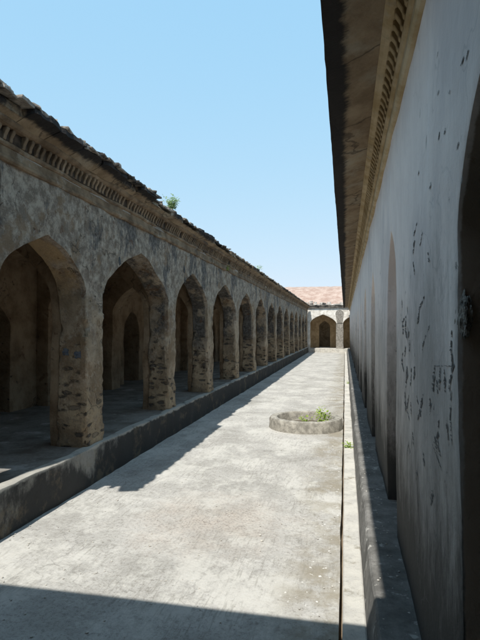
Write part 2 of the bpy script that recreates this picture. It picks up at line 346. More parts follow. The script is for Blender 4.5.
def arch_wall(ops, s0, s1, zb, zt, zs, d0, d1, conv, step=0.08, bev=0.02, jamb=True, foot=True):
    """wall along s pierced by pointed arches; ops = [(a, b, apex)]; conv(s, depth, z) -> world"""
    bm = bmesh.new()
    nr = max(2, int(round((zt - zs) / step))); nb = max(1, int(round((zs - zb) / step))) if zs - zb > 0.01 else 0
    cols = []; cur = s0
    for a, b, za in ops:
        if a > cur: cols.append(('p', cur, a, 0))
        cols.append(('o', a, b, za)); cur = b
    if s1 > cur: cols.append(('p', cur, s1, 0))
    nd = max(1, int(round(abs(d1 - d0) / step)))
    V = lambda s, d, z: Vector(conv(s, d, z))
    for typ, a, b, za in cols:
        n = max(2, int(round((b - a) / (step * (0.7 if typ == 'o' else 1)))))
        if typ == 'o':   # cosine spacing follows the steep haunches
            ss = [a + (b - a) * (0.5 - 0.5 * math.cos(math.pi * i / n)) for i in range(n + 1)]
            bt = [arch_h(2 * (s - a) / (b - a) - 1, zs, za) for s in ss]
        else:
            ss = [a + (b - a) * i / n for i in range(n + 1)]; bt = [zs] * (n + 1)
        for i in range(n):
            for d in (d0, d1):
                for j in range(nr):
                    q = []
                    for (k, jj) in ((i, j), (i + 1, j), (i + 1, j + 1), (i, j + 1)):
                        q.append(V(ss[k], d, bt[k] + (zt - bt[k]) * jj / nr))
                    bm.faces.new([bm.verts.new(v) for v in q])
                if typ == 'p':
                    for j in range(nb):
                        q = [V(ss[k], d, zb + (zs - zb) * jj / nb) for (k, jj) in ((i, j), (i + 1, j), (i + 1, j + 1), (i, j + 1))]
                        bm.faces.new([bm.verts.new(v) for v in q])
            for m in range(nd):
                da, db = d0 + (d1 - d0) * m / nd, d0 + (d1 - d0) * (m + 1) / nd
                if typ == 'o':
                    bm.faces.new([bm.verts.new(v) for v in (V(ss[i], da, bt[i]), V(ss[i + 1], da, bt[i + 1]), V(ss[i + 1], db, bt[i + 1]), V(ss[i], db, bt[i]))])
                bm.faces.new([bm.verts.new(v) for v in (V(ss[i], da, zt), V(ss[i + 1], da, zt), V(ss[i + 1], db, zt), V(ss[i], db, zt))])
        edges = [a, b] if typ == 'p' else []
        for s in edges:
            ztop = zs if not (abs(s - s0) < 1e-6 or abs(s - s1) < 1e-6) else zt
            for m in range(nd):
                da, db = d0 + (d1 - d0) * m / nd, d0 + (d1 - d0) * (m + 1) / nd
                zz = [zb + (zs - zb) * j / nb for j in range(nb + 1)] if nb else [zs]
                if ztop == zt: zz += [zs + (zt - zs) * j / nr for j in range(1, nr + 1)]
                for z0, z1 in zip(zz[:-1], zz[1:]):
                    bm.faces.new([bm.verts.new(v) for v in (V(s, da, z0), V(s, db, z0), V(s, db, z1), V(s, da, z1))])
    if cols[0][0] == 'o' or cols[-1][0] == 'o':
        for s, ok in ((s0, cols[0][0] == 'o'), (s1, cols[-1][0] == 'o')):
            if not ok: continue
            for m in range(nd):
                da, db = d0 + (d1 - d0) * m / nd, d0 + (d1 - d0) * (m + 1) / nd
                for j in range(nr):
                    z0, z1 = zs + (zt - zs) * j / nr, zs + (zt - zs) * (j + 1) / nr
                    bm.faces.new([bm.verts.new(v) for v in (V(s, da, z0), V(s, db, z0), V(s, db, z1), V(s, da, z1))])
    bmesh.ops.remove_doubles(bm, verts=bm.verts, dist=1e-4)
    if bev: sharp_bevel(bm, bev)
    return bm
def loft(prof, y0, y1, step, conv=None, jag=None):
    bm = bmesh.new(); n = max(1, int(round((y1 - y0) / step))); rings = []
    for i in range(n + 1):
        y = y0 + (y1 - y0) * i / n
        pts = [(x, y, z) for x, z in prof]
        if jag: pts = [jag(k, p) for k, p in enumerate(pts)]
        rings.append([bm.verts.new(conv(*p) if conv else p) for p in pts])
    k = len(prof)
    for i in range(n):
        for j in range(k):
            bm.faces.new((rings[i][j], rings[i][(j + 1) % k], rings[i + 1][(j + 1) % k], rings[i + 1][j]))
    bm.faces.new(rings[0]); bm.faces.new(rings[-1])
    return bm

# ------------------------------------------------------------------ the setting
bm = bmesh.new(); grid_quad(bm, Vector((-400, -400, -0.12)), Vector((400, -400, -0.12)), Vector((400, 400, -0.12)), Vector((-400, 400, -0.12)), 8, 8)
structure(link('ground', bm, M_ground))
XL = -2.64; XR = 0.33; YEND = 36.2
bm = bmesh.new(); box_grid(bm, (-2.62, -1.0, -0.1), (-0.040, YEND, 0.0), 0.12, 'xXyYZ')
for v in bm.verts:
    if v.co.z > -0.01:
        p = v.co
        v.co.z += noise.noise(p * 1.1) * 0.006 + noise.noise(p * 6) * 0.002
        if p.x > -0.05: v.co.x += noise.noise(Vector((0, p.y * 4, 0))) * 0.007 + noise.noise(Vector((3, p.y * 1.1, 0))) * 0.006
structure(link('courtyard_paving', bm, M_slab, smooth=True))
bm = loft([(-0.020, -0.1), (0.106, -0.1), (0.106, 0.006), (0.098, 0.012), (-0.012, 0.012), (-0.020, 0.004)], -1.0, YEND, 0.15)
for v in bm.verts:
    v.co.x += noise.noise(Vector((9, v.co.y * 1.4, v.co.z))) * 0.009; v.co.z += noise.noise(v.co * 2.2) * 0.004
structure(link('kerb', bm, M_kerb, smooth=False))

# ------------------------------------------------------------------ left: ruined arcade
arcade = thing('arcade_building', 'long ruined arcade of pointed arches in peeling grey brown plaster along left side of courtyard', 'building', (XL, 18, 0))
pil = [(4.77, 5.16), (7.24, 7.60), (9.50, 9.92), (12.05, 12.45), (14.5, 14.9)]
while pil[-1][1] < 34.5: a = pil[-1][0] + 2.38; pil.append((a, a + 0.40))
ZS = 2.0; TH = 0.32
ops = [(3.42, pil[0][0], 2.48)]
for (a, b), (c, d) in zip(pil[:-1], pil[1:]): ops.append((b, c, 2.62 + R.uniform(-0.02, 0.03)))
ops = [(a, b, z) for a, b, z in ops]
yend = pil[-1][1]
conv = lambda s, d, z: (d, s, z)
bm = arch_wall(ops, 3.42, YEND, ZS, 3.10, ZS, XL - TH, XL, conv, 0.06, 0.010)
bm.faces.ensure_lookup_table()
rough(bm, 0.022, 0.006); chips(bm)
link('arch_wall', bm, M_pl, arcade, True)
for k, (a, b) in enumerate(pil):
    bm = bmesh.new(); 
    b2 = b if k < len(pil) - 1 else YEND
    box_grid(bm, (XL - TH, a, 0.36), (XL, b2, ZS), 0.045 if k < 5 else 0.08, 'xXyY'); sharp_bevel(bm, 0.010, 1)
    for v in bm.verts:   # battered foot and knocked-off corners
        f = max(0.0, (0.75 - v.co.z)) * 0.05
        v.co.x += f if v.co.x > XL - TH / 2 else -f
        cx = abs(abs(v.co.x - (XL - TH / 2)) - TH / 2) < 0.03; cy = min(abs(v.co.y - a), abs(v.co.y - b2)) < 0.03
        if cx and cy and v.co.x > XL - TH / 2 and v.co.z < 1.7:
            w = max(0, noise.noise(Vector((v.co.x * 3, k * 3.1 + v.co.y, v.co.z * 5))) - 0.05) * 0.05
            v.co.x -= w * (1 if v.co.x > XL - TH / 2 else -1); v.co.y -= w * (1 if v.co.y > (a + b2) / 2 else -1)
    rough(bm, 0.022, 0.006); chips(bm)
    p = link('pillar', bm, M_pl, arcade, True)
    if k == 0:
        p['label'] = 'nearest pillar with two small blue grey painted patches on its side'
        for (x0, x1, z0, z1) in ((-2.91, -2.84, 1.34, 1.415), (-2.78, -2.70, 1.32, 1.39)):
            bm = bmesh.new(); n = 6; g = []
            for i in range(n + 1):
                row = []
                for j in range(n + 1):
                    q = Vector((x0 + (x1 - x0) * i / n, a - 0.000, z0 + (z1 - z0) * j / n))
                    e = noise.noise_vector(q * 25) * 0.012; q += Vector((e.x, 0, e.z))
                    d = noise.noise_vector(q * 2.6) * 0.022 + noise.noise_vector(q * 11 + Vector((5, 3, 1))) * 0.006
                    row.append(bm.verts.new(q + d + Vector((0, -0.003, 0))))
                g.append(row)
            for i in range(n):
                for j in range(n):
                    if R.random() < 0.9: bm.faces.new((g[i][j], g[i + 1][j], g[i + 1][j + 1], g[i][j + 1]))
            link('paint_patch', bm, M_grille, p)
bm = bmesh.new(); box_grid(bm, (XL - TH, 3.02, 0.36), (XL - 0.17, 3.44, 2.03), 0.06, 'xXyYZ'); sharp_bevel(bm, 0.012, 1); rough(bm, 0.03, 0.012); chips(bm)
p = link('pillar', bm, M_pl, arcade, True); p['label'] = 'half collapsed end pier with its outer face fallen away'
# plinth with gallery floor
bm = bmesh.new(); box_grid(bm, (-2.66, 0.3, -0.1), (-2.573, YEND, 0.375), 0.09, 'XxyY')
sharp_bevel(bm, 0.02)
bm2 = bmesh.new(); box_grid(bm2, (-2.93, 0.3, -0.1), (-2.573, YEND, 0.384), 0.09, 'xXZyY'); sharp_bevel(bm2, 0.018); bm.free()
rough(bm2, 0.02, 0.008)
for v in bm2.verts:
    if v.co.x < -2.7 and v.co.z > 0.3: v.co.z = 0.36
link('plinth', bm2, M_plinth, arcade, True)
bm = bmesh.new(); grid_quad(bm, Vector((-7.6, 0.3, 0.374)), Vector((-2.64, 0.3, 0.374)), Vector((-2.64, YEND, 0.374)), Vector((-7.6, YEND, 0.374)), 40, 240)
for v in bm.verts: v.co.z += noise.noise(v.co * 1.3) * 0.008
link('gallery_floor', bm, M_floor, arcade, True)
# back wall with doorways, cross arches between bays, vaulted ceiling strips
XB = -4.90
centres = [3.6] + [(b + c) / 2 for (a, b), (c, d) in zip(pil[:-1], pil[1:])] + [35.1]
dops = []
for c_ in centres: dops.append((c_ - 0.42, c_ + 0.42, 2.05))
bm = arch_wall(dops, 0.3, YEND, 0.36, 2.95, 1.65, XB - 0.45, XB, conv, 0.12, 0.02)
rough(bm, 0.02, 0.006)
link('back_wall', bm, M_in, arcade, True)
bm = bmesh.new(); box_grid(bm, (-7.6, 0.3, 0.36), (-7.3, YEND, 3.0), 0.6, 'Xx'); box_grid(bm, (-7.6, 0.0, 0.36), (-2.95, 0.3, 3.0), 0.5, 'xXyYZ')
link('rear_wall', bm, M_in, arcade, True)
for k, (a, b) in enumerate(pil):
    cv = lambda s, d, z: (s, d, z)
    bm = arch_wall([(XB + 0.22, XL - TH - 0.1, 2.66)], XB, XL - TH - 0.0, 0.36, 2.95, 1.95, a + 0.02, b - 0.02, cv, 0.1, 0.02)
    rough(bm, 0.02, 0.007)
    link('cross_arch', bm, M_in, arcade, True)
# shallow barrel over each bay
bm = bmesh.new(); n = 10
for (ya, yb) in zip([2.6] + [b for a, b in pil], [a for a, b in pil] + [YEND]):
    m = 10
    g = [[bm.verts.new((XB + (XL - TH - XB) * i / n, ya - 0.05 + (yb - ya + 0.1) * j / m, 2.66 + 0.26 * math.sin(math.pi * i / n) * math.sin(math.pi * j / m))) for j in range(m + 1)] for i in range(n + 1)]
    for i in range(n):
        for j in range(m): bm.faces.new((g[i][j], g[i + 1][j], g[i + 1][j + 1], g[i][j + 1]))
rough(bm, 0.02, 0.008)
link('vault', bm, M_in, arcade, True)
# small dark beam holes in the vault haunches are part of the wall; wall sockets on the front
def socket(parent, y, z, w, h, x=XL, mat=M_rub, name='wall_socket'):
    bm = bmesh.new(); n = 14; c = bm.verts.new((x + 0.006, y, z)); ring = []
    d0 = noise.noise_vector(Vector((x, y, z)) * 2.6).x * 0.028
    c.co.x += d0 + 0.004
    for i in range(n):
        a = 2 * math.pi * i / n; r = 0.8 + 0.35 * noise.noise(Vector((y + math.cos(a), z + math.sin(a), 3)))
        ring.append(bm.verts.new((x + 0.004 + d0, y + math.cos(a) * w * r, z + math.sin(a) * h * r)))
    for i in range(n): bm.faces.new((c, ring[i], ring[(i + 1) % n]))
    return link(name, bm, mat, parent)
socket(arcade, 5.55, 2.42, 0.04, 0.06); socket(arcade, 8.0, 2.62, 0.05, 0.10); socket(arcade, 8.06, 2.43, 0.03, 0.045)
# cornice
def cornice(parent, W, sg, y0, y1, mats, jag=0.0):
    X = lambda d: W + sg * d
    for nm, prof, m in mats:
        bm = loft([(X(d), z) for d, z in prof], y0, y1, 0.09 if jag else 0.2)
        for v in bm.verts:
            q = noise.noise_vector(v.co * 5); v.co += Vector((q.x, 0, q.z)) * (jag if jag else 0.002)
            if jag:
                w = max(0, noise.noise(Vector((2, v.co.y * 1.7, v.co.z * 2))) - 0.12) * 0.10
                if abs(v.co.x - W) > 0.02 and nm != 'dentil_backing': v.co.x -= sg * min(w, abs(v.co.x - W) - 0.012)
        link(nm, bm, m, parent)
profA = [('lower_moulding', [(-0.02, 2.935), (0.022, 2.94), (0.034, 2.955), (0.034, 2.978), (0.026, 2.985), (-0.02, 2.985)], 0),
         ('frieze', [(-0.02, 2.986), (0.024, 2.986), (0.024, 3.052), (0.036, 3.056), (0.046, 3.068), (0.046, 3.088), (-0.02, 3.088)], 1),
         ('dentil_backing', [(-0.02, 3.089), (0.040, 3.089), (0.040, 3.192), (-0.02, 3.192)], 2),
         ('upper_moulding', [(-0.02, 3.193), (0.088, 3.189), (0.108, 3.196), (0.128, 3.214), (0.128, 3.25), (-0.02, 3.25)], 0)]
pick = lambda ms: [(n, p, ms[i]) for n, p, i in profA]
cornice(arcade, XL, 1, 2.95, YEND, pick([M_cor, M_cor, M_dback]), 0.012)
def dentils(parent, W, sg, y0, y1, sp, jit, drop, mat):
    bm = bmesh.new(); y = y0; cnt = 0
    while y < y1:
        if R.random() > drop:
            w = sp * 0.22; X = lambda d: W + sg * d
            prof = [(0.02, 3.090), (0.050, 3.090), (0.056, 3.100), (0.060, 3.125), (0.074, 3.150), (0.084, 3.165), (0.085, 3.1905), (0.02, 3.1905)]
            cut = R.uniform(0, jit)
            L = []
            for off, sh in ((-w, -0.004), (-w * 0.75, 0), (w * 0.75, 0), (w, -0.004)):
                L.append([bm.verts.new((X(max(0.02, d + (sh if d > 0.03 else 0) - cut)), y + off, z)) for d, z in prof])
            k = len(prof)
            for a, b in zip(L[:-1], L[1:]):
                for j in range(k): bm.faces.new((a[j], a[(j + 1) % k], b[(j + 1) % k], b[j]))
            bm.faces.new(L[0]); bm.faces.new(L[-1]); cnt += 1
            if cnt <= 100: link('dentil', bm, mat, parent); bm = bmesh.new()
        y += sp + R.uniform(-jit, jit) * 0.3
    link('dentil_row', bm, mat, parent)['kind'] = 'stuff'
dentils(arcade, XL, 1, 3.0, YEND - 0.2, 0.082, 0.012, 0.05, M_cor)
# eave of broken flagstones
def eave_edge(y):
    e = -2.37 if y < 6.15 else -2.47
    return e
bm = bmesh.new(); y = 2.86; slabs = []
while y < YEND:
    L = R.uniform(0.28, 0.62); 
    if y < 6.15 < y + L: L = 6.15 - y + 0.02
    slabs.append((y, min(y + L, YEND), eave_edge(y + 0.1) + R.uniform(-0.075, 0.045) * (1 if y < 6.1 else 1.6), R.uniform(-0.012, 0.012)))
    y += L
for ya, yb, ex, dz in slabs:
    n = max(2, int((yb - ya) / 0.05)); th = R.uniform(0.035, 0.055)
    prof = [(-2.70, 3.225), (-2.53, 3.222), (-2.45, 3.255), (ex, 3.292 + dz), (ex - 0.006, 3.292 + dz + th), (-2.52, 3.345 + dz), (-2.85, 3.35)]
    def jg(k, p):
        x, yy, z = p
        if k in (3, 4):
            x += noise.noise(Vector((k * 0.4, yy * 7, 0))) * 0.035 + noise.noise(Vector((0, yy * 25, 0))) * 0.012
            e = min(yy - ya, yb - yy); x -= max(0, 0.05 - e) * 0.5
        z += noise.noise(Vector((x * 5, yy * 5, k))) * 0.010
        return (x, yy, z)
    b2 = loft(prof, ya + 0.004, yb - 0.004, 0.05, None, jg)
    me = bpy.data.meshes.new('t'); b2.to_mesh(me); b2.free(); bm.from_mesh(me); bpy.data.meshes.remove(me)
eave = link('eave', bm, M_sofL, arcade)
def stone(bm, c, sx, sy, sz, rz, tilt):
    from mathutils import Euler
    E = Euler((tilt, R.uniform(-.15, .15), rz)).to_matrix(); tb = bmesh.new(); box_grid(tb, (-.5, -.5, -.5), (.5, .5, .5), 0.34)
    for v in tb.verts:
        p = v.co * (1.0 - 0.12 * (v.co.length_squared - 0.4))
        p = E @ Vector((p.x * sx, p.y * sy, p.z * sz)) + Vector(c)
        v.co = p + noise.noise_vector(p * 14) * 0.012 + noise.noise_vector(p * 40) * 0.006
    me = bpy.data.meshes.new('t'); tb.to_mesh(me); tb.free(); bm.from_mesh(me); bpy.data.meshes.remove(me)
bm = bmesh.new(); y = 2.75; cnt = 0
while y < YEND:      # loose capping stones on the drip edge
    L = R.uniform(0.09, 0.24); ex = eave_edge(y) + 0.0
    sec = noise.noise(Vector((4, y * 0.9, 1)))
    todo = [((ex - 0.085 + R.uniform(-.02, .015), y, 3.338), 0.20, L * 1.5, R.uniform(0.018, 0.032), R.uniform(-0.15, 0.3), R.uniform(-.04, .10))]
    if sec > -0.3: todo.append(((ex - 0.11 + R.uniform(-.03, .02), y + 0.04, 3.358), 0.18, L * 1.3, R.uniform(0.015, 0.032), R.uniform(0.0, 0.6), R.uniform(-.04, .16)))
    if sec > 0.1 and R.random() < 0.6: todo.append(((ex - 0.15, y, 3.378), 0.12, L * 0.9, 0.03, R.uniform(0.2, 1.0), R.uniform(0, .3)))
    for a_ in todo:
        stone(bm, *a_); cnt += 1
        if cnt <= 90: link('edge_stone', bm, M_stone, eave); bm = bmesh.new()
    y += L * R.uniform(0.75, 1.05)
link('edge_rubble', bm, M_stone, eave)['kind'] = 'stuff'
# roof, with a jagged broken near end
bm = bmesh.new(); n = 60; xs = [-7.6, -6.5, -5.5, -4.5, -3.6, -3.2, -2.98, -2.80, -2.62]
for zt_, nm in ((3.31, 't'),):
    top = []; bot = []
    for i in range(n + 1):
        rt, rb = [], []
        for k, x in enumerate(xs):
            ys = {-3.6: 1.7, -3.2: 2.5, -2.98: 1.75}.get(x, 1.62 if x < -2.9 else 2.95) + noise.noise(Vector((x * 4, 2, 2))) * 0.05
            yy = ys + (YEND - ys) * i / n
            z = 3.34 + 0.12 * math.sin(math.pi * (x + 7.6) / 5.0)
            rt.append(bm.verts.new((x, yy, z))); rb.append(bm.verts.new((x, yy, 3.04)))
        top.append(rt); bot.append(rb)
    m = len(xs)
    for i in range(n):
        for k in range(m - 1):
            bm.faces.new((top[i][k], top[i][k + 1], top[i + 1][k + 1], top[i + 1][k])); bm.faces.new((bot[i][k], bot[i + 1][k], bot[i + 1][k + 1], bot[i][k + 1]))
        bm.faces.new((top[i][0], top[i + 1][0], bot[i + 1][0], bot[i][0])); bm.faces.new((top[i][-1], bot[i][-1], bot[i + 1][-1], top[i + 1][-1]))
    for k in range(m - 1):
        bm.faces.new((top[0][k], bot[0][k], bot[0][k + 1], top[0][k + 1])); bm.faces.new((top[-1][k], top[-1][k + 1], bot[-1][k + 1], bot[-1][k]))
link('roof', bm, M_roofg, arcade)

# ------------------------------------------------------------------ right: whitewashed building
white = thing('whitewashed_building', 'long whitewashed building with tall narrow arched recesses and ochre cornice along right side of courtyard', 'building', (XR, 18, 0))
rops = [(0.25, 1.60, 2.42), (3.47, 4.19, 2.33), (5.90, 6.61, 2.33), (8.14, 8.99, 2.33)]
a = 10.5
while a < 34: rops.append((a, a + 0.78, 2.33)); a += 2.4
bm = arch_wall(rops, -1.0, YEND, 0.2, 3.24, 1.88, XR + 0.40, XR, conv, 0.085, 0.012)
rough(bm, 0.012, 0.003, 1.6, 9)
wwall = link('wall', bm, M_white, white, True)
# recess backs (blocked up) and the dark room behind the near doorway
for a, b, z in rops[1:]:
    bm = bmesh.new(); box_grid(bm, (XR + 0.30, a - 0.05, 0.2), (XR + 0.39, b + 0.05, 2.5), 0.2, 'x'); rough(bm, 0.01, 0.004)
    link('recess_infill', bm, M_white, white, True)
bm = bmesh.new(); box_grid(bm, (XR + 0.42, -1.0, 0.2), (3.4, 2.6, 3.1), 0.4, 'XyYzZ')
link('inner_room', bm, M_in, white)
bm = bmesh.new(); box_grid(bm, (XR + 0.42, 2.7, 0.0), (3.6, YEND, 3.1), 0.6, 'XyY')
link('outer_wall', bm, M_white, white)
# broken plaster hole in the jamb corner, showing rubble
bm = bmesh.new(); bmesh.ops.create_icosphere(bm, subdivisions=5, radius=1.0)
for v in bm.verts:
    n_ = v.co.normalized(); d_ = 1 + 0.22 * noise.noise(n_ * 2.2) + 0.20 * abs(noise.noise(n_ * 5 + Vector((3, 3, 3)))) + 0.07 * noise.noise(n_ * 14)
    v.co = Vector((XR + 0.022 + n_.x * 0.020 * d_, 1.618 + n_.y * 0.050 * d_, 1.645 + n_.z * 0.066 * d_))
link('rubble_patch', bm, M_patch, wwall)
# scratches and flaked strokes on the whitewash
def px_wall(px, py):   # where a photographed mark sits on the wall plane x = XR
    th = math.atan(105 / 500); p = math.atan(10 / 500)
    F = Vector((-math.sin(th) * math.cos(p), math.cos(th) * math.cos(p), math.sin(p)))
    Rt = Vector((math.cos(th), math.sin(th), 0)); U = Rt.cross(F)
    d = F * 500 + Rt * (px - 240) + U * (320 - py)
    k = XR / d.x
    return d.y * k, H + d.z * k
strokes = []
def S(*pts, w=1.0): strokes.append((pts, w))
S((404,318),(402,326)); S((406,316),(405,330),(407,340)); S((402,352),(401,362),(403,372)); S((409,330),(408,338)); S((402,320),(403,334),w=1.4)
S((405,345),(404,358),w=.8); S((410,340),(409,352),w=.8); S((418,222),(415,236)); S((416,240),(414,255)); S((424,232),(421,246)); S((414,262),(416,275),w=.7); S((429,252),(430,262),w=1.4)
S((425,296),(420,310)); S((422,305),(419,318)); S((420,316),(418,324),w=1.3); S((430,325),(426,338),w=.7); S((426,335),(423,350),w=.7)
S((430,366),(452,366),w=.8); S((434,368),(433,392),w=1.5); S((440,368),(439,390)); S((444,370),(445,392),w=1.2); S((452,330),(451,350),(454,366),(449,390),w=1.5)
S((436,380),(437,394),w=1.2); S((406,366),(405,388),w=1.3); S((411,368),(410,386)); S((415,366),(414,380),w=1.1); S((404,392),(405,412)); S((408,395),(406,410),(409,420),w=.9)
S((418,396),(422,418)); S((424,394),(421,412),(419,420),w=1.1); S((430,398),(431,412),w=1.2); S((410,402),(411,416),w=.7); S((402,300),(402,308),w=.7)
S((438,420),(436,440),(439,456),w=1.3); S((434,436),(436,452),w=1.6); S((432,445),(440,470),w=.9); S((452,390),(450,420),(452,446),w=.9); S((446,418),(448,440),w=.9)
S((447,128),(446,134),w=1.2); S((460,142),(459,150),w=1.2); S((464,176),(463,184)); S((441,132),(440,140),w=.8); S((438,52),(437,58),w=.9); S((470,50),(468,60),w=1.4); S((465,58),(464,64),w=1.4); S((440,90),(439,95),w=.8); S((452,90),(451,94),w=.8)
S((432,182),(431,190),w=.8); S((420,170),(419,176),w=.7); S((432,490),(430,506),w=1.4); S((418,470),(417,480),w=.8); S((409,440),(408,452),w=.7); S((413,432),(414,446),w=.8); S((424,452),(425,466),w=.7)
def wall_off(y, z):
    p = Vector((XR, y, z))
    return XR + noise.noise_vector(p * 1.6).x * 0.012 + noise.noise_vector(p * 9 + Vector((5, 3, 1))).x * 0.003 - 0.0022
for pts, w in strokes:
    bm = bmesh.new(); q = [px_wall(*p) for p in pts]; L = []
    seg = []
    for a, b in zip(q[:-1], q[1:]):
        m = 14
        for i in range(m): seg.append((a[0] + (b[0] - a[0]) * i / m, a[1] + (b[1] - a[1]) * i / m))
    seg.append(q[-1])
    horiz = abs(q[-1][1] - q[0][1]) < 0.02 and abs(q[-1][0] - q[0][0]) > 0.1
    for i, (y, z) in enumerate(seg):
        tt = i / (len(seg) - 1); ww = w * 0.0105 * (y / 1.8) ** 1.6 * (0.25 + math.sin(math.pi * (0.08 + 0.84 * tt))) * R.uniform(0.1, 1.5); y += R.uniform(-.5, .5) * ww
        if horiz: h0 = noise.noise(Vector((y * 14, 0, 0))) * 0.012; pa, pb = (y, z + h0 - R.uniform(0.001, 0.005)), (y, z + h0 + R.uniform(0.001, 0.004))
        else: pa, pb = (y - ww, z + R.uniform(-.003, .003)), (y + ww, z + R.uniform(-.003, .003))
        L.append((bm.verts.new((wall_off(*pa), pa[0], pa[1])), bm.verts.new((wall_off(*pb), pb[0], pb[1]))))
    for a, b in zip(L[:-1], L[1:]):
        if R.random() < 0.84: bm.faces.new((a[0], a[1], b[1], b[0]))
    bmesh.ops.delete(bm, geom=[v for v in bm.verts if not v.link_faces], context='VERTS')
    link('scratch', bm, M_scr, wwall)
# ledge along the wall foot: battered face rising from the kerb
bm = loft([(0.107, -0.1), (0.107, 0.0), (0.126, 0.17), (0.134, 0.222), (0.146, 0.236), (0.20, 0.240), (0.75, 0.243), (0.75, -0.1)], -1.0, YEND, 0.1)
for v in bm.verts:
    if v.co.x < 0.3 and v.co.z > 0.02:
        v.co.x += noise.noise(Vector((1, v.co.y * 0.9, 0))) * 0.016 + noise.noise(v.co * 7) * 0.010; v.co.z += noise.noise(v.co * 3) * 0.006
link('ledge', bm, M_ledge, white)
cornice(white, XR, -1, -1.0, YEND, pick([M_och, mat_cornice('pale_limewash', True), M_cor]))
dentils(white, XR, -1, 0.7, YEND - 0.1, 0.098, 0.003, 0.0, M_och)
def jr(k, p):
    x, y, z = p
    if k in (3, 4, 5): x += noise.noise(Vector((7, y * 0.8, 0))) * 0.004 + noise.noise(Vector((7, y * 9, 0))) * 0.004
    z += noise.noise(Vector((x * 5, y * 3, 0))) * 0.006
    return (x, y, z)
bm = loft([(0.30, 3.235), (0.205, 3.222), (0.05, 3.185), (-0.105, 3.13), (-0.107, 3.19), (-0.09, 3.20), (0.30, 3.31)], -1.0, YEND - 0.5, 0.12, None, jr)
link('eave', bm, M_sofR, white)
bm = bmesh.new(); plain_box(bm, (0.301, -1.0, 3.245), (3.6, YEND, 3.42)); link('roof', bm, M_roofg, white)

# ------------------------------------------------------------------ far end building
endb = thing('end_building', 'sunlit pale arched building with sloping pinkish roof closing far end of courtyard', 'building', (-0.4, YEND + 0.3, 0))
YE = YEND + 0.35
cv = lambda s, d, z: (s, d, z)
eo = [(-4.85, -3.0, 2.70), (-2.49, -0.63, 2.72), (-0.12, 1.73, 2.72)]
M_pale = mat_simple('pale_lime_plaster', (0.50, 0.47, 0.42), (0.78, 0.76, 0.71), 3.5)
bm = arch_wall(eo, -5.6, 3.4, 2.1, 3.25, 2.1, YE, YE + 0.42, cv, 0.12, 0.02); rough(bm, 0.02, 0.01)
link('arch_wall', bm, M_pale, endb, True)
for a, b in ((-5.6, -4.85), (-3.0, -2.49), (-0.63, -0.12), (1.73, 3.4)):
    bm = bmesh.new(); box_grid(bm, (a, YE, 0.2), (b, YE + 0.42, 2.1), 0.12, 'xXyY'); sharp_bevel(bm, 0.03); rough(bm, 0.02, 0.014)
    link('pillar', bm, M_rubble if abs(a + 0.63) < 0.1 else M_pale, endb, True)
# bare patch of masonry rising above the pillar, rounded at the top
bm = bmesh.new(); n = 28; outl = []
for i in range(n + 1):
    a = math.pi * i / n; outl.append((-0.375 + math.cos(a) * 0.30, 2.78 + math.sin(a) * 0.26))
pts = [(-0.55, 2.13), ] + [] 
outl = [(-0.19, 2.13), (-0.14, 2.4)] + outl + [(-0.61, 2.4), (-0.56, 2.13)]
f0 = []; f1 = []
for x, z in outl:
    q = noise.noise_vector(Vector((x, 0, z)) * 5) * 0.03
    f0.append(bm.verts.new((x + q.x, YE - 0.035, z + q.z))); f1.append(bm.verts.new((x + q.x, YE + 0.05, z + q.z)))
bm.faces.new(f0)
for i in range(len(f0)): j = (i + 1) % len(f0); bm.faces.new((f0[i], f0[j], f1[j], f1[i]))
link('bare_masonry', bm, M_rubble, endb)
bm = bmesh.new(); box_grid(bm, (-5.6, YEND - 0.02, -0.1), (3.4, YE + 4.0, 0.26), 0.25, 'xXyYZ'); rough(bm, 0.012, 0.005); link('plinth', bm, M_kerb, endb)
bm = arch_wall([(-1.95, -1.12, 2.3), (0.45, 1.2, 2.3)], -5.6, 3.4, 0.26, 3.2, 1.9, YE + 2.3, YE + 2.6, cv, 0.15, 0.0)
link('back_wall', bm, M_tan, endb)
bm = bmesh.new(); box_grid(bm, (-5.6, YE + 3.9, 0.0), (3.4, YE + 4.0, 3.2), 0.5, 'yY'); box_grid(bm, (-5.62, YE, 0.0), (-5.5, YE + 4.0, 3.2), 0.5, 'xX'); box_grid(bm, (3.3, YE, 0.0), (3.42, YE + 4.0, 3.2), 0.5, 'xX')
link('outer_wall', bm, M_in, endb)
bm = bmesh.new(); plain_box(bm, (-5.6, YE - 0.10, 3.20), (3.4, YE + 0.5, 3.32)); plain_box(bm, (-5.6, YE - 0.13, 3.322), (3.4, YE + 0.5, 3.40))
bmesh.ops.subdivide_edges(bm, edges=bm.edges[:], cuts=30, use_grid_fill=True); rough(bm, 0.03, 0.012, 3, 9); link('cornice', bm, M_eave_shade, endb)
bm = bmesh.new(); x = -5.6
while x < 3.3:
    L = R.uniform(0.18, 0.5); plain_box(bm, (x, YE - R.uniform(0.06, 0.13), 3.405), (x + L, YE + 0.5, 3.405 + R.uniform(0.05, 0.10)), 0.02)
    if R.random() < 0.75: plain_box(bm, (x, YE - R.uniform(0.05, 0.2), 3.50), (x + L * 0.8, YE + 0.4, 3.50 + R.uniform(0.05, 0.2)), 0.03)
    x += L
link('eave', bm, M_pstone, endb)
bm = bmesh.new(); n = 24; g = []
for i in range(n + 1):
    t_ = i / n; y = YE + 0.1 + 3.9 * t_; z = 3.45 + 1.62 * math.sin(t_ * math.pi / 2)
    g.append([bm.verts.new((-5.6 + 9.0 * j / 30, y, z + noise.noise(Vector((j * 0.7, y, 0))) * 0.04)) for j in range(31)])
for i in range(n):
    for j in range(30): bm.faces.new((g[i][j], g[i + 1][j], g[i + 1][j + 1], g[i][j + 1]))
link('roof', bm, M_roof, endb, True)

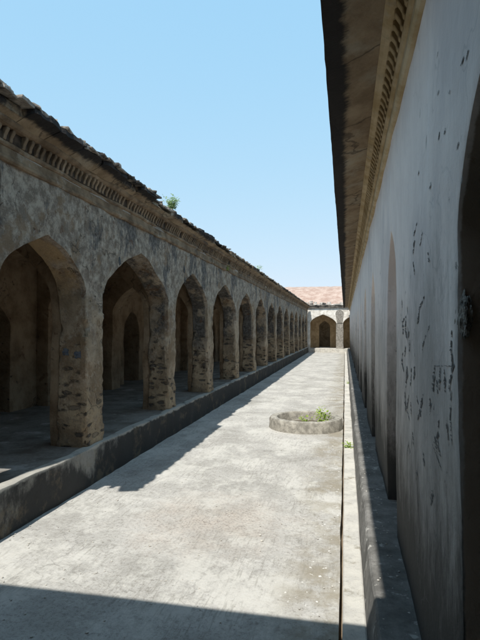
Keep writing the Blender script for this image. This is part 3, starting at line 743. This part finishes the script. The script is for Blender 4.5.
# ------------------------------------------------------------------ gate block behind the camera, which throws the near shadow
gate = thing('gate_building', 'open arched porch behind the viewer shading the near paving', 'building', (-1, -1.1, 0))
bm = arch_wall([(-6.9, -5.1, 2.62), (-4.5, -2.9, 2.62), (-2.3, 0.25, 2.7)], -8.0, 4.0, 0.0, 3.1, 2.0, -0.45, -0.9, cv, 0.3, 0.02); link('wall', bm, M_pl, gate)
bm = bmesh.new(); plain_box(bm, (-8.0, -4.5, 3.105), (0.295, 0.88, 3.22)); plain_box(bm, (0.295, -4.5, 3.43), (4.2, -0.5, 3.5)); link('roof', bm, M_roofg, gate)
bm = bmesh.new(); box_grid(bm, (-8.0, -4.5, 0), (4.0, -4.2, 3.10), 0.5, 'xXyYZ'); link('rear_wall', bm, M_in, gate)

# ------------------------------------------------------------------ well ring
WX, WY = -0.64, 8.33
bm = bmesh.new(); n = 72
prof = [(0.605, -0.02), (0.598, 0.06), (0.594, 0.135), (0.580, 0.168), (0.555, 0.178), (0.50, 0.180), (0.475, 0.172), (0.462, 0.14), (0.458, 0.03), (0.45, 0.004)]
rings = []
for i in range(n):
    a = 2 * math.pi * i / n
    rr = []
    for k, (r, z) in enumerate(prof):
        p = Vector((WX + r * math.cos(a), WY + r * math.sin(a), z)); q = noise.noise_vector(p * 6) * 0.010 + noise.noise_vector(p * 20) * 0.005
        rr.append(bm.verts.new(p + q))
    rings.append(rr)
for i in range(n):
    j = (i + 1) % n
    for k in range(len(prof) - 1): bm.faces.new((rings[i][k], rings[j][k], rings[j][k + 1], rings[i][k + 1]))
well = thing('well_ring', 'low round concrete well ring standing on the paving with weeds growing inside', 'well', (WX, WY, 0))
link('rim', bm, M_ring, well, True)
bm = bmesh.new(); c0 = []
for i in range(13):
    for_r = 0.46 * i / 12; c0.append([bm.verts.new((WX + for_r * math.cos(2 * math.pi * k / 36), WY + for_r * math.sin(2 * math.pi * k / 36), 0.03 + noise.noise(Vector((for_r * 9, k, 0))) * 0.012)) for k in range(36)])
for i in range(12):
    for k in range(36): bm.faces.new((c0[i][k], c0[i + 1][k], c0[i + 1][(k + 1) % 36], c0[i][(k + 1) % 36]))
bmesh.ops.remove_doubles(bm, verts=bm.verts, dist=1e-5)
link('soil_fill', bm, M_soil, well, True)
# ------------------------------------------------------------------ plants
def plant(name, label, cat, loc, h, stems, spread, leafsize, per, mat, group=None, crown=0.3):
    t = thing(name, label, cat, loc, group); base = Vector(loc)
    bs = bmesh.new(); bl = bmesh.new()
    for s in range(stems):
        a = R.uniform(0, 2 * math.pi); tip = Vector((math.cos(a) * spread * R.uniform(0.2, 1), math.sin(a) * spread * R.uniform(0.2, 1), h * R.uniform(0.6, 1)))
        pts = [base + Vector((tip.x * u * u, tip.y * u * u, tip.z * u)) for u in [i / 6 for i in range(7)]]
        prev = None
        for i, p in enumerate(pts):
            r = 0.004 * (h / 0.3) * (1 - 0.7 * i / 6)
            ring = [bs.verts.new(p + Vector((math.cos(k * 2.0944) * r, math.sin(k * 2.0944) * r, 0))) for k in range(3)]
            if prev:
                for k in range(3): bs.faces.new((prev[k], prev[(k + 1) % 3], ring[(k + 1) % 3], ring[k]))
            prev = ring
        for q in range(per):
            u = R.uniform(crown, 1.05); p = base + Vector((tip.x * u * u, tip.y * u * u, tip.z * u))
            d = Vector((R.gauss(0, 1), R.gauss(0, 1), R.gauss(0.1, 0.6))).normalized()
            p += d * leafsize * R.uniform(0, 1.6)
            side = d.cross(Vector((R.uniform(-.3, .3), R.uniform(-.3, .3), 1))).normalized(); L = leafsize * R.uniform(0.6, 1.2); up = side.cross(d)
            v = [p, p + d * L * 0.45 + side * L * 0.28, p + d * L - up * L * 0.15, p + d * L * 0.45 - side * L * 0.28]
            bl.faces.new([bl.verts.new(x) for x in v])
    link('stem', bs, M_stem, t); link('leaves', bl, mat, t)
    return t
plant('roof_shrub', 'small pale green shrub sprouting from the near stretch of the arcade eave', 'shrub', (-2.52, 7.05, 3.35), 0.23, 12, 0.12, 0.034, 60, M_leaf)
plant('roof_shrub', 'tiny faded shrub far along the arcade eave', 'shrub', (-2.50, 14.6, 3.34), 0.19, 6, 0.16, 0.05, 16, M_leaf)
plant('fern', 'small green tuft hanging under the eave above the fourth arch', 'plant', (XL + 0.045, 11.0, 2.96), 0.08, 5, 0.05, 0.03, 12, M_leafy)
plant('weed', 'tall single stemmed weed with bright leaves at the back inside the well ring', 'weed', (-0.42, 8.38, 0.03), 0.33, 3, 0.05, 0.05, 20, M_leafy, crown=0.75)
plant('weed', 'bushy green weed by the right inner side of the well ring', 'weed', (-0.36, 8.12, 0.03), 0.25, 8, 0.12, 0.055, 18, M_leafy)
plant('weed', 'sparse yellow weed near the front middle inside the well ring', 'weed', (-0.60, 8.0, 0.03), 0.22, 6, 0.12, 0.045, 14, M_leafy)
plant('weed', 'small weed tuft in the kerb gap just this side of the well ring', 'weed', (0.055, 6.95, 0.0), 0.07, 7, 0.05, 0.035, 12, M_leafy)
plant('weed', 'tiny weed growing on the kerb in the near shadow', 'weed', (0.065, 2.55, 0.01), 0.025, 7, 0.02, 0.007, 8, M_leafy)
plant('weed', 'tiny tuft at the foot of the ledge far beyond the well ring', 'weed', (0.09, 15.2, 0.01), 0.08, 5, 0.04, 0.04, 8, M_leafy)
# grit and bits of mortar lying on the paving and ledge: countless
bm = bmesh.new()
for i in range(700):
    if i < 430: y = 2.2 + 9 * R.random() ** 1.6; x = R.uniform(-2.5, -0.08); z = 0.002
    elif i < 560: y = R.uniform(1.9, 9); x = R.uniform(0.17, 0.31); z = 0.238
    else: y = 3.0 + 8 * R.random(); x = -2.56 + abs(R.gauss(0, 0.05)); z = 0.002
    s = R.uniform(0.0025, 0.008) * (1.6 if R.random() < 0.06 else 1)
    ret = bmesh.ops.create_icosphere(bm, subdivisions=1, radius=s)
    for v in ret['verts']: v.co = Vector((v.co.x * R.uniform(.7, 1.3), v.co.y * R.uniform(.7, 1.3), v.co.z * 0.6)) + Vector((x, y, z + s * 0.3))
g = link('grit', bm, M_kerb); g['kind'] = 'stuff'; g['label'] = 'loose grit and crumbs of mortar scattered over paving and ledge'; g['category'] = 'gravel'

# ------------------------------------------------------------------ light, sky, camera
trav = Vector((0.10, 0.60, -1.0)).normalized()
sd = bpy.data.lights.new('sun', 'SUN'); sd.energy = 2.35; sd.angle = math.radians(0.55); sd.color = (1.0, 0.955, 0.88)
so = bpy.data.objects.new('sun', sd); C.objects.link(so); so.rotation_euler = trav.to_track_quat('-Z', 'Y').to_euler(); so.location = (0, 0, 20)
w = bpy.data.worlds.new('World'); scene.world = w; w.use_nodes = True
nt = w.node_tree; bg = nt.nodes['Background']; sky = nt.nodes.new('ShaderNodeTexSky'); sky.sky_type = 'NISHITA'; sky.sun_disc = False
sky.sun_elevation = math.asin(-trav.z); sky.sun_rotation = math.atan2(-trav.x, -trav.y)
sky.air_density = 1.0; sky.dust_density = 1.0; sky.ozone_density = 1.2; sky.altitude = 300
sc_ = nt.nodes.new('ShaderNodeSeparateColor'); cc_ = nt.nodes.new('ShaderNodeCombineColor'); nt.links.new(sky.outputs[0], sc_.inputs[0])
for k, (g_, m_) in enumerate(((0.42, 1.06), (0.18, 1.74), (0.06, 2.48))):   # evens out the vertical gradient as in a hazy tropical noon sky
    p_ = nt.nodes.new('ShaderNodeMath'); p_.operation = 'POWER'; p_.inputs[1].default_value = g_; nt.links.new(sc_.outputs[k], p_.inputs[0])
    q_ = nt.nodes.new('ShaderNodeMath'); q_.operation = 'MULTIPLY'; q_.inputs[1].default_value = m_; nt.links.new(p_.outputs[0], q_.inputs[0]); nt.links.new(q_.outputs[0], cc_.inputs[k])
nt.links.new(cc_.outputs[0], bg.inputs[0]); bg.inputs[1].default_value = 0.145
cd = bpy.data.cameras.new('camera'); cam = bpy.data.objects.new('camera', cd); C.objects.link(cam)
cd.sensor_width = 36; cd.lens = 500 / 640 * 36; cd.clip_start = 0.02; cd.clip_end = 2000
cam.location = (0, 0, H); cam.rotation_euler = (math.radians(90) + math.atan(10 / 500), 0, math.atan(105 / 500))
scene.camera = cam
vs = scene.view_settings; vs.view_transform = 'Standard'; vs.look = 'None'; vs.gamma = 1; vs.use_curve_mapping = False; vs.exposure = 1.3
scene.render.engine = 'CYCLES'
scene.cycles.max_bounces = 6; scene.cycles.diffuse_bounces = 5
